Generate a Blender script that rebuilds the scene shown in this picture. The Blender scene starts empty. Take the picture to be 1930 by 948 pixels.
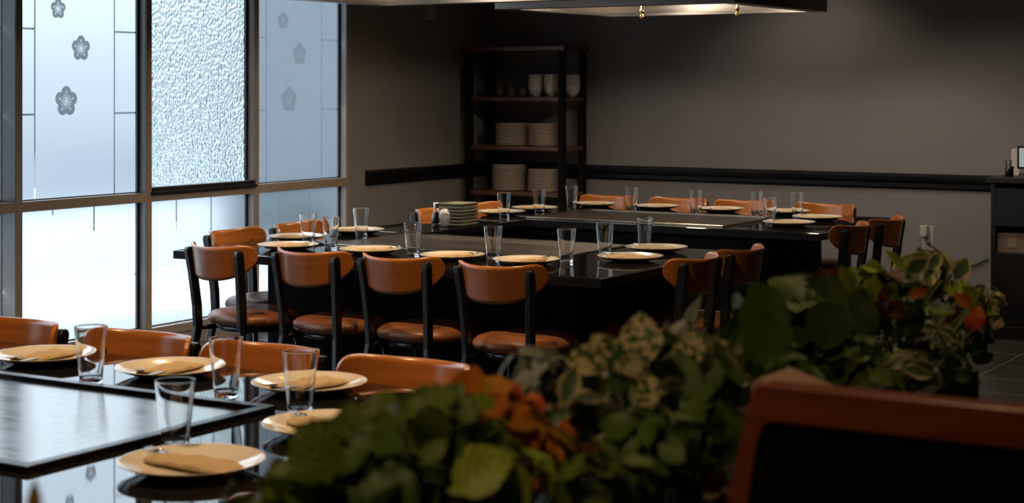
import bpy, bmesh, math, random
from mathutils import Vector, Matrix, noise as mnoise
from mathutils.geometry import tessellate_polygon

R = math.radians
PI = math.pi
S = bpy.context.scene
COL = S.collection

# ------------------------------------------------------------------ camera
F = 3200.0; YH = 165.0; CAMH = 1.54
TH = math.atan2(2930 - 965, F)
cam_d = bpy.data.cameras.new('camera')
cam = bpy.data.objects.new('camera', cam_d); COL.objects.link(cam)
cam.location = (0, 0, CAMH)
cam.rotation_euler = (R(90), 0, TH)
cam_d.sensor_width = 36.0
cam_d.lens = F / 1930.0 * 36.0
cam_d.shift_y = -(474.0 - YH) / 1930.0
cam_d.clip_start = 0.05; cam_d.clip_end = 300
cam_d.dof.use_dof = True
cam_d.dof.focus_distance = 7.2
cam_d.dof.aperture_fstop = 5.2
S.camera = cam

# ------------------------------------------------------------------ view, world, sun, lamps
S.view_settings.view_transform = 'Standard'
S.view_settings.look = 'None'
S.view_settings.gamma = 1.0
S.view_settings.use_curve_mapping = False
S.view_settings.exposure = 0.0
cy = S.cycles
cy.use_denoising = True
cy.max_bounces = 12; cy.transmission_bounces = 10; cy.glossy_bounces = 5; cy.diffuse_bounces = 4
cy.transparent_max_bounces = 12
cy.caustics_reflective = False; cy.caustics_refractive = False
cy.sample_clamp_indirect = 4.0; cy.sample_clamp_direct = 0.0

SKY_COL = (0.80, 0.90, 1.0, 1); SKY_STR = 4.0
SUN_STR = 5.0
WARM = (1.0, 0.66, 0.36)
w = bpy.data.worlds.new('sky'); S.world = w; w.use_nodes = True
bg = w.node_tree.nodes['Background']
bg.inputs[0].default_value = SKY_COL
_n = w.node_tree.nodes; _l = w.node_tree.links
_tc = _n.new('ShaderNodeTexCoord'); _sx = _n.new('ShaderNodeSeparateXYZ'); _mr = _n.new('ShaderNodeMapRange')
_mr.inputs['From Min'].default_value = 0.0; _mr.inputs['From Max'].default_value = 0.5
_mr.inputs['To Min'].default_value = SKY_STR * 0.27; _mr.inputs['To Max'].default_value = SKY_STR * 1.6
_l.new(_tc.outputs['Generated'], _sx.inputs[0]); _l.new(_sx.outputs[2], _mr.inputs['Value']); _l.new(_mr.outputs[0], bg.inputs[1])
sd = bpy.data.lights.new('sun', 'SUN'); sd.energy = SUN_STR; sd.angle = R(1.0); sd.color = (1, 0.97, 0.93)
so = bpy.data.objects.new('sun', sd); COL.objects.link(so)
so.rotation_euler = (R(-34), R(30), 0)     # shines towards -X and a little -Y, over the roof

# unseen warm downlights (x, y, watts), some added as fill
SOFT = (1.0, 0.82, 0.62)
DOWN = [(-3.3, 2.9, 95), (-2.2, 3.6, 55), (-4.7, 5.25, 85), (-3.4, 5.25, 95), (-4.3, 6.0, 50),
        (-3.1, 9.9, 46, SOFT), (-1.5, 9.8, 30, SOFT), (-5.0, 7.95, 90, SOFT), (-6.0, 8.2, 28), (-5.85, 9.2, 24), (-5.9, 4.2, 50), (-4.3, 10.35, 26, SOFT),  # mostly fill lamps added to brighten back wall, counter dishes, shelf and plates
        (-1.4, 0.9, 40), (-1.1, 3.2, 24)]
HOOD_W = 28
HOODZ = 1.99

# ------------------------------------------------------------------ helpers
def P(px, py=None, z=0.76, X=None, Y=None, Z=None):
    """photo pixel -> world point, on height z, on the wall X, on the wall Y or at depth Z"""
    l = (px - 965.0) / F
    a = -math.sin(TH) + l * math.cos(TH); b = math.cos(TH) + l * math.sin(TH)
    if X is not None: Z = X / a
    elif Y is not None: Z = Y / b
    elif Z is None: Z = (CAMH - z) * F / (py - YH)
    zz = z if py is None else CAMH - (py - YH) * Z / F
    return Vector((a * Z, b * Z, zz))

def tag(o, label=None, cat=None, group=None, kind=None):
    if label: o['label'] = label
    if cat: o['category'] = cat
    if group: o['group'] = group
    if kind: o['kind'] = kind
    return o

def thing(name, label, cat, loc=(0, 0, 0), rz=0.0, group=None):
    o = bpy.data.objects.new(name, None); COL.objects.link(o)
    o.empty_display_size = 0.1
    o.location = loc; o.rotation_euler = (0, 0, rz)
    return tag(o, label, cat, group)

def copy_tree(o, parent=None):
    c = o.copy(); COL.objects.link(c); c.parent = parent
    for ch in list(o.children): copy_tree(ch, c)
    return c

class MB:
    def __init__(s): s.v = []; s.f = []; s.uv = []; s.sm = []
    def add(s, vs, fs, smooth=False, uvs=None):
        o = len(s.v); s.v += [tuple(v) for v in vs]
        for i, f in enumerate(fs):
            s.f.append([o + k for k in f]); s.sm.append(smooth)
            s.uv.append([uvs[k] for k in f] if uvs else [(0, 0)] * len(f))
        return s
    def box(s, a, b):
        (x0, y0, z0), (x1, y1, z1) = [min(p, q) for p, q in zip(a, b)], [max(p, q) for p, q in zip(a, b)]
        vs = [(x0, y0, z0), (x1, y0, z0), (x1, y1, z0), (x0, y1, z0), (x0, y0, z1), (x1, y0, z1), (x1, y1, z1), (x0, y1, z1)]
        return s.add(vs, [(3, 2, 1, 0), (4, 5, 6, 7), (0, 1, 5, 4), (1, 2, 6, 5), (2, 3, 7, 6), (3, 0, 4, 7)])
    def prism(s, poly, axis, a0, a1, smooth=False):
        """extrude a 2-D polygon along axis 'x','y','z'"""
        def m(p, t):
            return {'x': (t, p[0], p[1]), 'y': (p[0], t, p[1]), 'z': (p[0], p[1], t)}[axis]
        n = len(poly)
        vs = [m(p, a0) for p in poly] + [m(p, a1) for p in poly]
        s.add(vs, [tuple(range(n))[::-1], tuple(range(n, 2 * n))], False)
        s.add(vs, [(i, (i + 1) % n, n + (i + 1) % n, n + i) for i in range(n)], smooth)
        return s
    def lathe(s, prof, c=(0, 0, 0), n=32, smooth=True):
        vs = []; fs = []
        for (r, z) in prof:
            for k in range(n):
                a = 2 * PI * k / n
                vs.append((c[0] + r * math.cos(a), c[1] + r * math.sin(a), c[2] + z))
        for i in range(len(prof) - 1):
            for k in range(n):
                k2 = (k + 1) % n
                fs.append((i * n + k, i * n + k2, (i + 1) * n + k2, (i + 1) * n + k))
        return s.add(vs, fs, smooth)
    def tube(s, pts, r, n=10, smooth=True, sx=1.0, sy=1.0, cap=True):
        pts = [Vector(p) for p in pts]
        rr = r if isinstance(r, (list, tuple)) else [r] * len(pts)
        vs = []; fs = []
        up0 = None
        for i, p in enumerate(pts):
            t = (pts[min(i + 1, len(pts) - 1)] - pts[max(i - 1, 0)]).normalized()
            if up0 is None:
                up0 = Vector((0, 0, 1)) if abs(t.z) < 0.9 else Vector((0, 1, 0))
            a = t.cross(up0).normalized(); b = a.cross(t).normalized(); up0 = b
            for k in range(n):
                q = 2 * PI * k / n
                vs.append(p + a * (math.cos(q) * rr[i] * sx) + b * (math.sin(q) * rr[i] * sy))
        m = len(pts)
        for i in range(m - 1):
            for k in range(n):
                k2 = (k + 1) % n
                fs.append((i * n + k, i * n + k2, (i + 1) * n + k2, (i + 1) * n + k))
        s.add(vs, fs, smooth)
        if cap: s.add(vs, [tuple(range(n))[::-1], tuple(range((m - 1) * n, m * n))], False)
        return s
    def build(s, name, mat, parent=None, bevel=0.0, kind=None, seg=2, loc=None, face=None):
        me = bpy.data.meshes.new(name)
        me.from_pydata(s.v, [], s.f)
        me.polygons.foreach_set('use_smooth', s.sm)
        uvl = me.uv_layers.new(name='UVMap')
        flat = [c for f in s.uv for p in f for c in p]
        uvl.data.foreach_set('uv', flat)
        bm = bmesh.new(); bm.from_mesh(me)
        bmesh.ops.remove_doubles(bm, verts=bm.verts, dist=1e-6)
        if face is None: bmesh.ops.recalc_face_normals(bm, faces=bm.faces)
        else:
            bm.normal_update()
            for f in bm.faces:
                if f.normal.dot(face) < 0: f.normal_flip()
        bm.to_mesh(me); bm.free()
        me.materials.append(mat)
        o = bpy.data.objects.new(name, me); COL.objects.link(o)
        if parent: o.parent = parent
        if loc: o.location = loc
        if bevel > 0:
            b = o.modifiers.new('b', 'BEVEL'); b.width = bevel; b.segments = seg; b.limit_method = 'ANGLE'; b.angle_limit = R(40)
            b.harden_normals = False
        if kind: o['kind'] = kind
        return o

# ------------------------------------------------------------------ materials
def mat(name, col=(0.5, 0.5, 0.5), rough=0.5, metal=0.0, spec=0.5, **kw):
    m = bpy.data.materials.new(name); m.use_nodes = True
    b = m.node_tree.nodes['Principled BSDF']
    b.inputs['Base Color'].default_value = (*col, 1)
    b.inputs['Roughness'].default_value = rough
    b.inputs['Metallic'].default_value = metal
    b.inputs['Specular IOR Level'].default_value = spec
    for k, v in kw.items(): b.inputs[k.replace('_', ' ')].default_value = v
    return m
def nd(m, t, **kw):
    n = m.node_tree.nodes.new(t)
    for k, v in kw.items():
        if hasattr(n, k): setattr(n, k, v)
    return n
def lk(m, a, b): m.node_tree.links.new(a, b)
def bsdf(m): return m.node_tree.nodes['Principled BSDF']
def noisy(m, c1, c2, scale=(1, 1, 1), nscale=4.0, detail=4.0, lo=0.35, hi=0.65, coord='Object', bump=0.0, rough=None):
    tc = nd(m, 'ShaderNodeTexCoord'); mp = nd(m, 'ShaderNodeMapping'); mp.inputs['Scale'].default_value = scale
    nz = nd(m, 'ShaderNodeTexNoise'); nz.inputs['Scale'].default_value = nscale; nz.inputs['Detail'].default_value = detail
    cr = nd(m, 'ShaderNodeValToRGB')
    cr.color_ramp.elements[0].position = lo; cr.color_ramp.elements[0].color = (*c1, 1)
    cr.color_ramp.elements[1].position = hi; cr.color_ramp.elements[1].color = (*c2, 1)
    lk(m, tc.outputs[coord], mp.inputs['Vector']); lk(m, mp.outputs[0], nz.inputs['Vector'])
    lk(m, nz.outputs[0], cr.inputs[0]); lk(m, cr.outputs[0], bsdf(m).inputs['Base Color'])
    if bump:
        bp = nd(m, 'ShaderNodeBump'); bp.inputs['Strength'].default_value = bump; bp.inputs['Distance'].default_value = 0.002
        lk(m, nz.outputs[0], bp.inputs['Height']); lk(m, bp.outputs[0], bsdf(m).inputs['Normal'])
    if rough:
        mr = nd(m, 'ShaderNodeMapRange'); mr.inputs['To Min'].default_value = rough[0]; mr.inputs['To Max'].default_value = rough[1]
        lk(m, nz.outputs[0], mr.inputs['Value']); lk(m, mr.outputs[0], bsdf(m).inputs['Roughness'])
    return m

M = {}
M['wall'] = noisy(mat('painted_wall', rough=0.75, spec=0.3), (0.262, 0.258, 0.268), (0.280, 0.275, 0.285), nscale=3, bump=0.05)
M['ceiling'] = noisy(mat('ceiling_paint', rough=0.9), (0.20, 0.19, 0.18), (0.23, 0.22, 0.21), nscale=3)
M['black_trim'] = mat('black_trim', (0.006, 0.0055, 0.0055), 0.6, 0, 0.25)
M['frame'] = noisy(mat('bronze_window_frame', rough=0.35, spec=0.6), (0.33, 0.275, 0.225), (0.37, 0.31, 0.255), nscale=20)
M['reveal'] = mat('painted_daylight_reveal', (0.85, 0.87, 0.90), 0.3)  # near-white stands in for window light on the mullion sides
M['gasket'] = mat('black_gasket', (0.01, 0.01, 0.012), 0.5)
M['wood'] = noisy(mat('bent_plywood', rough=0.28, spec=0.5, Coat_Weight=0.3, Coat_Roughness=0.15),
                  (0.44, 0.140, 0.026), (0.54, 0.185, 0.038), scale=(1.5, 1.5, 22), nscale=3.0, detail=5)
M['wood_back'] = M['wood']
M['edgeply'] = mat('plywood_edge', (0.60, 0.34, 0.17), 0.5)
M['metal_black'] = mat('black_powder_steel', (0.008, 0.008, 0.009), 0.25, 0.0, 0.5)
M['vinyl'] = noisy(mat('brown_vinyl', rough=0.36, spec=0.45), (0.26, 0.10, 0.045), (0.30, 0.12, 0.053), nscale=9, bump=0.15)
M['top'] = noisy(mat('black_polished_top', rough=0.035, spec=0.62), (0.008, 0.008, 0.009), (0.014, 0.013, 0.013), nscale=30)
M['edge_band'] = mat('matte_black_edge', (0.004, 0.004, 0.004), 0.6, 0, 0.15)
M['base'] = mat('black_laminate', (0.003, 0.003, 0.003), 0.7, 0, 0.08)
M['griddle'] = noisy(mat('griddle_steel', rough=0.2, metal=1.0), (0.30, 0.27, 0.24), (0.40, 0.37, 0.34), scale=(2, 14, 1), nscale=3, rough=(0.10, 0.26))
M['griddle_dark'] = noisy(mat('seasoned_griddle_steel', rough=0.3, metal=1.0), (0.20, 0.165, 0.135), (0.26, 0.215, 0.175), scale=(2, 10, 1), nscale=2, rough=(0.26, 0.4))
M['griddle_rim'] = mat('dark_griddle_rim', (0.035, 0.028, 0.025), 0.25, 0.6)
M['rim_brass'] = mat('polished_griddle_rim', (0.42, 0.34, 0.25), 0.22, 1.0)
M['steel'] = noisy(mat('brushed_hood_steel', rough=0.3, metal=1.0), (0.15, 0.14, 0.13), (0.20, 0.185, 0.17), scale=(1, 30, 30), nscale=3, rough=(0.25, 0.4))
M['brass'] = mat('brass_nozzle', (0.75, 0.5, 0.2), 0.25, 1.0)
M['ceramic'] = mat('cream_ceramic', (0.86, 0.79, 0.66), 0.12, 0, 0.5, Coat_Weight=0.4, Coat_Roughness=0.05)
M['shelf_ceramic'] = mat('stacked_ceramic', (0.74, 0.66, 0.55), 0.25)
M['cup'] = mat('white_cup_ceramic', (0.75, 0.72, 0.68), 0.3)
M['linen'] = noisy(mat('tan_linen', rough=0.9, spec=0.2), (0.52, 0.38, 0.22), (0.60, 0.45, 0.27), nscale=60, bump=0.25)
M['cutlery'] = mat('cutlery_steel', (0.62, 0.58, 0.52), 0.16, 1.0)
M['darkwood'] = noisy(mat('dark_brown_shelf_wood', rough=0.45), (0.10, 0.042, 0.026), (0.15, 0.062, 0.036), scale=(2, 16, 16), nscale=3)
M['post'] = mat('black_shelf_post', (0.004, 0.0035, 0.0035), 0.75, 0, 0.15)
M['green_glaze'] = noisy(mat('grey_green_glaze', rough=0.35), (0.27, 0.27, 0.18), (0.32, 0.31, 0.21), nscale=8)
M['darkbox'] = mat('dark_grey_cup', (0.05, 0.045, 0.04), 0.5)
M['booth_wood'] = noisy(mat('red_brown_booth_wood', rough=0.35, spec=0.4), (0.20, 0.045, 0.010), (0.28, 0.068, 0.015), scale=(1.5, 1.5, 18), nscale=3)
M['booth_black'] = mat('black_booth_upholstery', (0.004, 0.004, 0.004), 0.55, 0, 0.25)
M['planter'] = noisy(mat('planter_wall_paint', rough=0.6), (0.075, 0.055, 0.043), (0.09, 0.067, 0.053), nscale=4)
M['cap'] = mat('tan_wood_cap', (0.40, 0.24, 0.14), 0.5)
M['soil'] = noisy(mat('dark_potting_soil', rough=1.0), (0.01, 0.008, 0.006), (0.03, 0.02, 0.014), nscale=40, bump=0.5)
M['cabinet'] = mat('black_cabinet', (0.008, 0.007, 0.007), 0.4)
M['plastic_white'] = mat('white_plastic', (0.55, 0.52, 0.5), 0.4)
M['plastic_black'] = mat('black_plastic', (0.01, 0.01, 0.01), 0.35)
M['paper'] = mat('white_paper', (0.7, 0.66, 0.66), 0.8)
M['kraft'] = noisy(mat('kraft_board', rough=0.8), (0.16, 0.11, 0.08), (0.24, 0.17, 0.13), nscale=12)
M['red_cap'] = mat('dark_red_plastic', (0.10, 0.012, 0.008), 0.3)
M['salt'] = mat('salt_grains', (0.75, 0.62, 0.5), 0.8)
M['concrete'] = noisy(mat('sunlit_concrete', rough=0.9), (0.28, 0.285, 0.29), (0.33, 0.335, 0.34), nscale=1)
M['asphalt'] = noisy(mat('grey_asphalt', rough=0.9), (0.060, 0.068, 0.078), (0.072, 0.082, 0.094), nscale=2)
M['facade'] = noisy(mat('grey_stucco', rough=0.9), (0.075, 0.088, 0.10), (0.09, 0.103, 0.115), nscale=0.5)
M['outer_glass'] = mat('dark_shop_glass', (0.06, 0.08, 0.10), 0.15)
M['shrub'] = noisy(mat('shrub_leaves', rough=0.8), (0.03, 0.09, 0.02), (0.08, 0.18, 0.04), nscale=6)
M['dark_shrub'] = noisy(mat('dark_shrub_leaves', rough=0.9), (0.015, 0.03, 0.03), (0.03, 0.05, 0.05), nscale=6)
M['screen'] = mat('lit_screen', (0.3, 0.35, 0.35), 0.3)
bsdf(M['screen']).inputs['Emission Color'].default_value = (0.62, 0.75, 0.72, 1); bsdf(M['screen']).inputs['Emission Strength'].default_value = 0.38
M['lamp'] = mat('lamp_disc', (1, 1, 1), 0.5)
bsdf(M['lamp']).inputs['Emission Color'].default_value = (*WARM, 1); bsdf(M['lamp']).inputs['Emission Strength'].default_value = 12

# drinking glass
g = mat('clear_glass', (1, 1, 1), 0.0); bsdf(g).inputs['Transmission Weight'].default_value = 1.0; bsdf(g).inputs['IOR'].default_value = 1.45
M['glass'] = g

def thin_glass():
    m = bpy.data.materials.new('clear_window_glass'); m.use_nodes = True; nt = m.node_tree; nt.nodes.clear()
    out = nd(m, 'ShaderNodeOutputMaterial'); mix = nd(m, 'ShaderNodeMixShader'); tr = nd(m, 'ShaderNodeBsdfTransparent'); gl = nd(m, 'ShaderNodeBsdfGlossy')
    tr.inputs[0].default_value = (0.90, 0.95, 0.96, 1); gl.inputs['Roughness'].default_value = 0.01
    fr = nd(m, 'ShaderNodeFresnel'); fr.inputs[0].default_value = 1.35
    lk(m, fr.outputs[0], mix.inputs[0]); lk(m, tr.outputs[0], mix.inputs[1]); lk(m, gl.outputs[0], mix.inputs[2]); lk(m, mix.outputs[0], out.inputs[0])
    return m
M['pane'] = thin_glass()
def frost():
    m = bpy.data.materials.new('frosted_film'); m.use_nodes = True; nt = m.node_tree; nt.nodes.clear()
    out = nd(m, 'ShaderNodeOutputMaterial'); mix = nd(m, 'ShaderNodeMixShader'); tl = nd(m, 'ShaderNodeBsdfTranslucent'); rf = nd(m, 'ShaderNodeBsdfRefraction')
    tl.inputs[0].default_value = (0.86, 0.90, 0.95, 1)
    rf.inputs['Color'].default_value = (0.82, 0.85, 0.885, 1); rf.inputs['Roughness'].default_value = 0.24; rf.inputs['IOR'].default_value = 1.25
    mix.inputs[0].default_value = 0.92
    lk(m, tl.outputs[0], mix.inputs[1]); lk(m, rf.outputs[0], mix.inputs[2]); lk(m, mix.outputs[0], out.inputs[0])
    return m
M['frost'] = frost()
def rain():
    m = bpy.data.materials.new('rain_textured_glass'); m.use_nodes = True; nt = m.node_tree; nt.nodes.clear()
    out = nd(m, 'ShaderNodeOutputMaterial'); rf = nd(m, 'ShaderNodeBsdfRefraction'); mix = nd(m, 'ShaderNodeMixShader'); gl = nd(m, 'ShaderNodeBsdfGlossy')
    rf.inputs['IOR'].default_value = 1.45; rf.inputs['Roughness'].default_value = 0.02; rf.inputs['Color'].default_value = (0.66, 0.76, 0.77, 1)
    gl.inputs['Roughness'].default_value = 0.1
    tc = nd(m, 'ShaderNodeTexCoord'); mp = nd(m, 'ShaderNodeMapping'); mp.inputs['Scale'].default_value = (1, 1, 0.62)
    vo = nd(m, 'ShaderNodeTexVoronoi'); vo.inputs['Scale'].default_value = 72; vo.feature = 'SMOOTH_F1'
    nz = nd(m, 'ShaderNodeTexNoise'); nz.inputs['Scale'].default_value = 34; nz.inputs['Detail'].default_value = 3
    ad = nd(m, 'ShaderNodeMath', operation='ADD')
    bp = nd(m, 'ShaderNodeBump'); bp.inputs['Strength'].default_value = 1.0; bp.inputs['Distance'].default_value = 0.010
    lk(m, tc.outputs['Object'], mp.inputs['Vector']); lk(m, mp.outputs[0], vo.inputs['Vector']); lk(m, mp.outputs[0], nz.inputs['Vector'])
    lk(m, vo.outputs['Distance'], ad.inputs[0]); lk(m, nz.outputs[0], ad.inputs[1]); lk(m, ad.outputs[0], bp.inputs['Height'])
    lk(m, bp.outputs[0], rf.inputs['Normal']); lk(m, bp.outputs[0], gl.inputs['Normal'])
    mix.inputs[0].default_value = 0.06
    lk(m, rf.outputs[0], mix.inputs[1]); lk(m, gl.outputs[0], mix.inputs[2]); lk(m, mix.outputs[0], out.inputs[0])
    return m
M['rain'] = rain()

def floor_mat():
    m = mat('dark_slate_tile', (0.03, 0.027, 0.026), 0.35)
    tc = nd(m, 'ShaderNodeTexCoord'); mp = nd(m, 'ShaderNodeMapping'); mp.inputs['Location'].default_value = (0.04, 0.02, 0)
    br = nd(m, 'ShaderNodeTexBrick'); br.offset = 0.0; br.squash = 1.0
    br.inputs['Scale'].default_value = 1.0; br.inputs['Brick Width'].default_value = 0.43; br.inputs['Row Height'].default_value = 0.43
    br.inputs['Mortar Size'].default_value = 0.004
    br.inputs['Color1'].default_value = (0.030, 0.026, 0.024, 1); br.inputs['Color2'].default_value = (0.038, 0.033, 0.030, 1); br.inputs['Mortar'].default_value = (0.22, 0.20, 0.18, 1)
    lk(m, tc.outputs['Object'], mp.inputs[0]); lk(m, mp.outputs[0], br.inputs['Vector']); lk(m, br.outputs['Color'], bsdf(m).inputs['Base Color'])
    return m
M['floor'] = floor_mat()

# ------------------------------------------------------------------ room shell
XW, YB, XR, YN, ZC = -7.0, 11.05, 2.6, -2.2, 2.85
def struct(name, mb, m, parent=None, bevel=0.0):
    o = mb.build(name, m, parent, bevel)
    if parent is None: o['kind'] = 'structure'
    return o
struct('floor', MB().box((XW - 0.1, YN - 0.1, -0.06), (XR + 0.1, YB + 0.1, 0.0)), M['floor'])
struct('ceiling', MB().box((XW - 0.2, YN - 0.1, ZC), (XR + 0.1, YB + 0.1, ZC + 0.25)), M['ceiling'])
struct('wall_back', MB().box((XW - 0.12, YB, 0), (XR + 0.1, YB + 0.12, ZC)), M['wall'])
struct('wall_right', MB().box((XR, YN, 0), (XR + 0.1, YB, ZC)), M['wall'])
struct('wall_front', MB().box((XW - 0.12, YN - 0.1, 0), (XR + 0.1, YN, ZC)), M['wall'])
WY0, WY1, WZ0, WZ1 = 0.52, 9.28, 0.08, 2.72
wl = MB()
wl.box((XW - 0.12, WY1, 0), (XW, YB, ZC)); wl.box((XW - 0.12, YN, 0), (XW, WY0, ZC))
wl.box((XW - 0.12, WY0, 0), (XW, WY1, WZ0)); wl.box((XW - 0.12, WY0, WZ1), (XW, WY1, ZC))
struct('wall_left', wl, M['wall'])
def rail_prof(z):
    return [(0, z - .05), (.012, z - .05), (.02, z - .038), (.02, z - .012), (.034, z + .004), (.04, z + .028), (.04, z + .044), (.012, z + .052), (0, z + .052)]
RZ = 0.915
r1 = MB().prism([(-a + YB, b) for a, b in rail_prof(RZ)], 'x', XW, -2.98)
struct('trim_1', r1, M['black_trim'])
r2 = MB().prism([(a + XW, b) for a, b in rail_prof(RZ)], 'y', 9.46, YB)
struct('trim_2', r2, M['black_trim'])
struct('baseboard_back', MB().box((XW, YB - .015, 0), (XR, YB, .1)), M['black_trim'])
struct('baseboard_left', MB().box((XW, 9.3, 0), (XW + .015, YB, .1)), M['black_trim'])

# ------------------------------------------------------------------ windows
MUL = [(6.335, 6.38), (7.32, 7.365), (8.285, 8.33), (9.245, 9.28)]
pitch = 0.967
ys = [6.335 - pitch * k for k in range(1, 7)]
MULL = [(y, y + .045) for y in reversed(ys)] + MUL
TZ0, TZ1 = 0.872, 0.926
FX0, FX1, GX = XW - 0.085, XW + 0.004, XW - 0.060

def flower_pts(cy_, cz, r, n=60):
    """outline of a five-petalled blossom, one petal straight up"""
    out = []
    for k in range(n):
        a = 2 * PI * k / n
        best = 0
        for j in range(5):
            pa = PI / 2 + j * 2 * PI / 5
            cx, cz_ = 0.56 * r * math.cos(pa), 0.56 * r * math.sin(pa)
            d = (math.cos(a), math.sin(a)); b = d[0] * cx + d[1] * cz_
            disc = b * b - (cx * cx + cz_ * cz_) + (0.44 * r) ** 2
            if disc > 0: best = max(best, b + math.sqrt(disc))
        out.append((cy_ + best * math.cos(a) * 0.97, cz + best * math.sin(a)))
    return out
def film_mesh(rects, flowers):
    """frosted film: rectangles with flower-shaped holes and frosted stamens left inside them"""
    mb = MB()
    for (y0, z0, y1, z1) in rects:
        hs = [f for f in flowers if y0 < f[0] < y1 and z0 < f[1] < z1]
        poly = [[Vector((y0, z0, 0)), Vector((y1, z0, 0)), Vector((y1, z1, 0)), Vector((y0, z1, 0))]]
        for f in hs:
            poly.append([Vector((a, b, 0)) for a, b in reversed(flower_pts(*f))])
        flat = [v for l in poly for v in l]
        tris = tessellate_polygon(poly)
        mb.add([(GX + 0.006, v.x, v.y) for v in flat], tris)
        for (a, b, r) in hs:
            c = [(GX + 0.006, a + 0.13 * r * math.cos(t * PI / 8), b + 0.13 * r * math.sin(t * PI / 8)) for t in range(16)]
            mb.add(c, [tuple(range(16))])
            for j in range(15):
                t = PI / 2 + j * 2 * PI / 15; L = (0.60 if j % 3 == 0 else 0.42) * r; wd = 0.020 * r
                dy, dz = math.cos(t), math.sin(t)
                mb.add([(GX + 0.006, a - dz * wd + dy * .1 * r, b + dy * wd + dz * .1 * r), (GX + 0.006, a + dz * wd + dy * .1 * r, b - dy * wd + dz * .1 * r),
                        (GX + 0.006, a + dz * wd + dy * L, b - dy * wd + dz * L), (GX + 0.006, a - dz * wd + dy * L, b + dy * wd + dz * L)], [(0, 1, 2, 3)])
                dr = (0.065 if j % 3 == 0 else 0.042) * r
                mb.add([(GX + 0.006, a + dy * L + dr * math.cos(q * PI / 4), b + dz * L + dr * 1.3 * math.sin(q * PI / 4)) for q in range(8)], [tuple(range(8))])
    return mb
FL = [(0.415, 1.463, .086), (0.525, 1.760, .073), (0.355, 1.976, .058), (0.60, 2.16, .046), (0.44, 2.29, .038)]
for i in range(len(MULL) - 1):
    y0, y1 = MULL[i][1], MULL[i + 1][0]
    GX = XW - (0.112 if i == 5 else 0.060)     # the pane beside the wide post sits deeper
    FX0 = XW - (0.135 if i == 5 else 0.085)
    W = bpy.data.objects.new('window_%d' % (i + 1), None); COL.objects.link(W); W['kind'] = 'structure'
    W.location = (XW, y0, 0)
    fr = MB()
    m0, m1 = MULL[i]
    fr.box((FX0, m0, WZ0), (FX1, m1, WZ1))
    if i == len(MULL) - 2: fr.box((FX0, MULL[i + 1][0], WZ0), (FX1, MULL[i + 1][1], WZ1))
    if i == 6: fr.box((FX0 - 0.06, m0 - 0.0, WZ0), (FX0, m1, WZ1))
    for (a, b) in ((WZ0, WZ0 + .05), (TZ0, TZ1), (WZ1 - .05, WZ1)): fr.box((FX0, y0, a), (FX1, y1, b))
    o = fr.build('window_frame', M['frame'], W); o.location = (-XW, -y0, 0)
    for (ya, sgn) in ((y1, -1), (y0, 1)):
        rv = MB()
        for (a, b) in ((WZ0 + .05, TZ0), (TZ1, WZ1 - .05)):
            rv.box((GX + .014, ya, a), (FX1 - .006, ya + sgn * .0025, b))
        o = rv.build('daylight_reveal_strip', M['reveal'], W); o.location = (-XW, -y0, 0)  # added strip, coloured pale so the mullion side looks lit by the pane
    for (a, b) in ((WZ0 + .05, TZ0), (TZ1, WZ1 - .05)):
        gk = MB()
        t = .013
        gk.box((GX - .01, y0, a), (GX + .012, y0 + t, b)); gk.box((GX - .01, y1 - (.004 if i == 5 else t + .008), a), (GX + .012, y1, b))
        gk.box((GX - .01, y0, a), (GX + .012, y1, a + .006)); gk.box((GX - .01, y0, b - .006), (GX + .012, y1, b))
        o = gk.build('gasket', M['gasket'], W); o.location = (-XW, -y0, 0)
        textured = (i == 7 and a > 0.5)
        if textured:
            o = MB().add([(GX, y0, a), (GX, y1, a), (GX, y1, b), (GX, y0, b)], [(0, 1, 2, 3)]).build('textured_pane', M['rain'], W, face=Vector((1, 0, 0))); o.location = (-XW, -y0, 0)
            sb = MB().box((GX + .012, y0, a - .006), (FX1 + .012, y1, a + .030)); sb.box((FX1, y0 - .01, a - .012), (FX1 + .02, y1 + .012, a + .004))
            o = sb.build('sash_sill', M['gasket'], W, bevel=.003); o.location = (-XW, -y0, 0)
            continue
        o = MB().add([(GX, y0, a), (GX, y1, a), (GX, y1, b), (GX, y0, b)], [(0, 1, 2, 3)]).build('pane', M['pane'], W); o.location = (-XW, -y0, 0)
        L = 0.005
        if a > 0.5:
            v1, v2 = y0 + .14, y1 - .20
            rects = [(y0, a, v1 - L, 1.393 - L), (y0, 1.393 + L, v1 - L, 1.86 - L), (y0, 1.86 + L, v1 - L, 2.33 - L), (y0, 2.33 + L, v1 - L, b),
                     (v1 + L, a, v2 - L, b),
                     (v2 + L, a, y1, 1.393 - L), (v2 + L, 1.393 + L, y1, 1.86 - L), (v2 + L, 1.86 + L, y1, 2.33 - L), (v2 + L, 2.33 + L, y1, b)]
            fls = [(y0 + f[0] - 0.045, f[1], f[2]) for f in FL]
        else:
            v1, v2 = y0 + .27, y0 + .58
            rects = []
            for (p, q) in ((a, .452 - L), (.452 + L, b)):
                rects += [(y0, p, v1 - L, q), (v1 + L, p, v2 - L, q), (v2 + L, p, y1, q)]
            fls = []
        o = film_mesh(rects, fls).build('frosted_film', M['frost'], W, face=Vector((1, 0, 0))); o.location = (-XW, -y0, 0)

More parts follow.
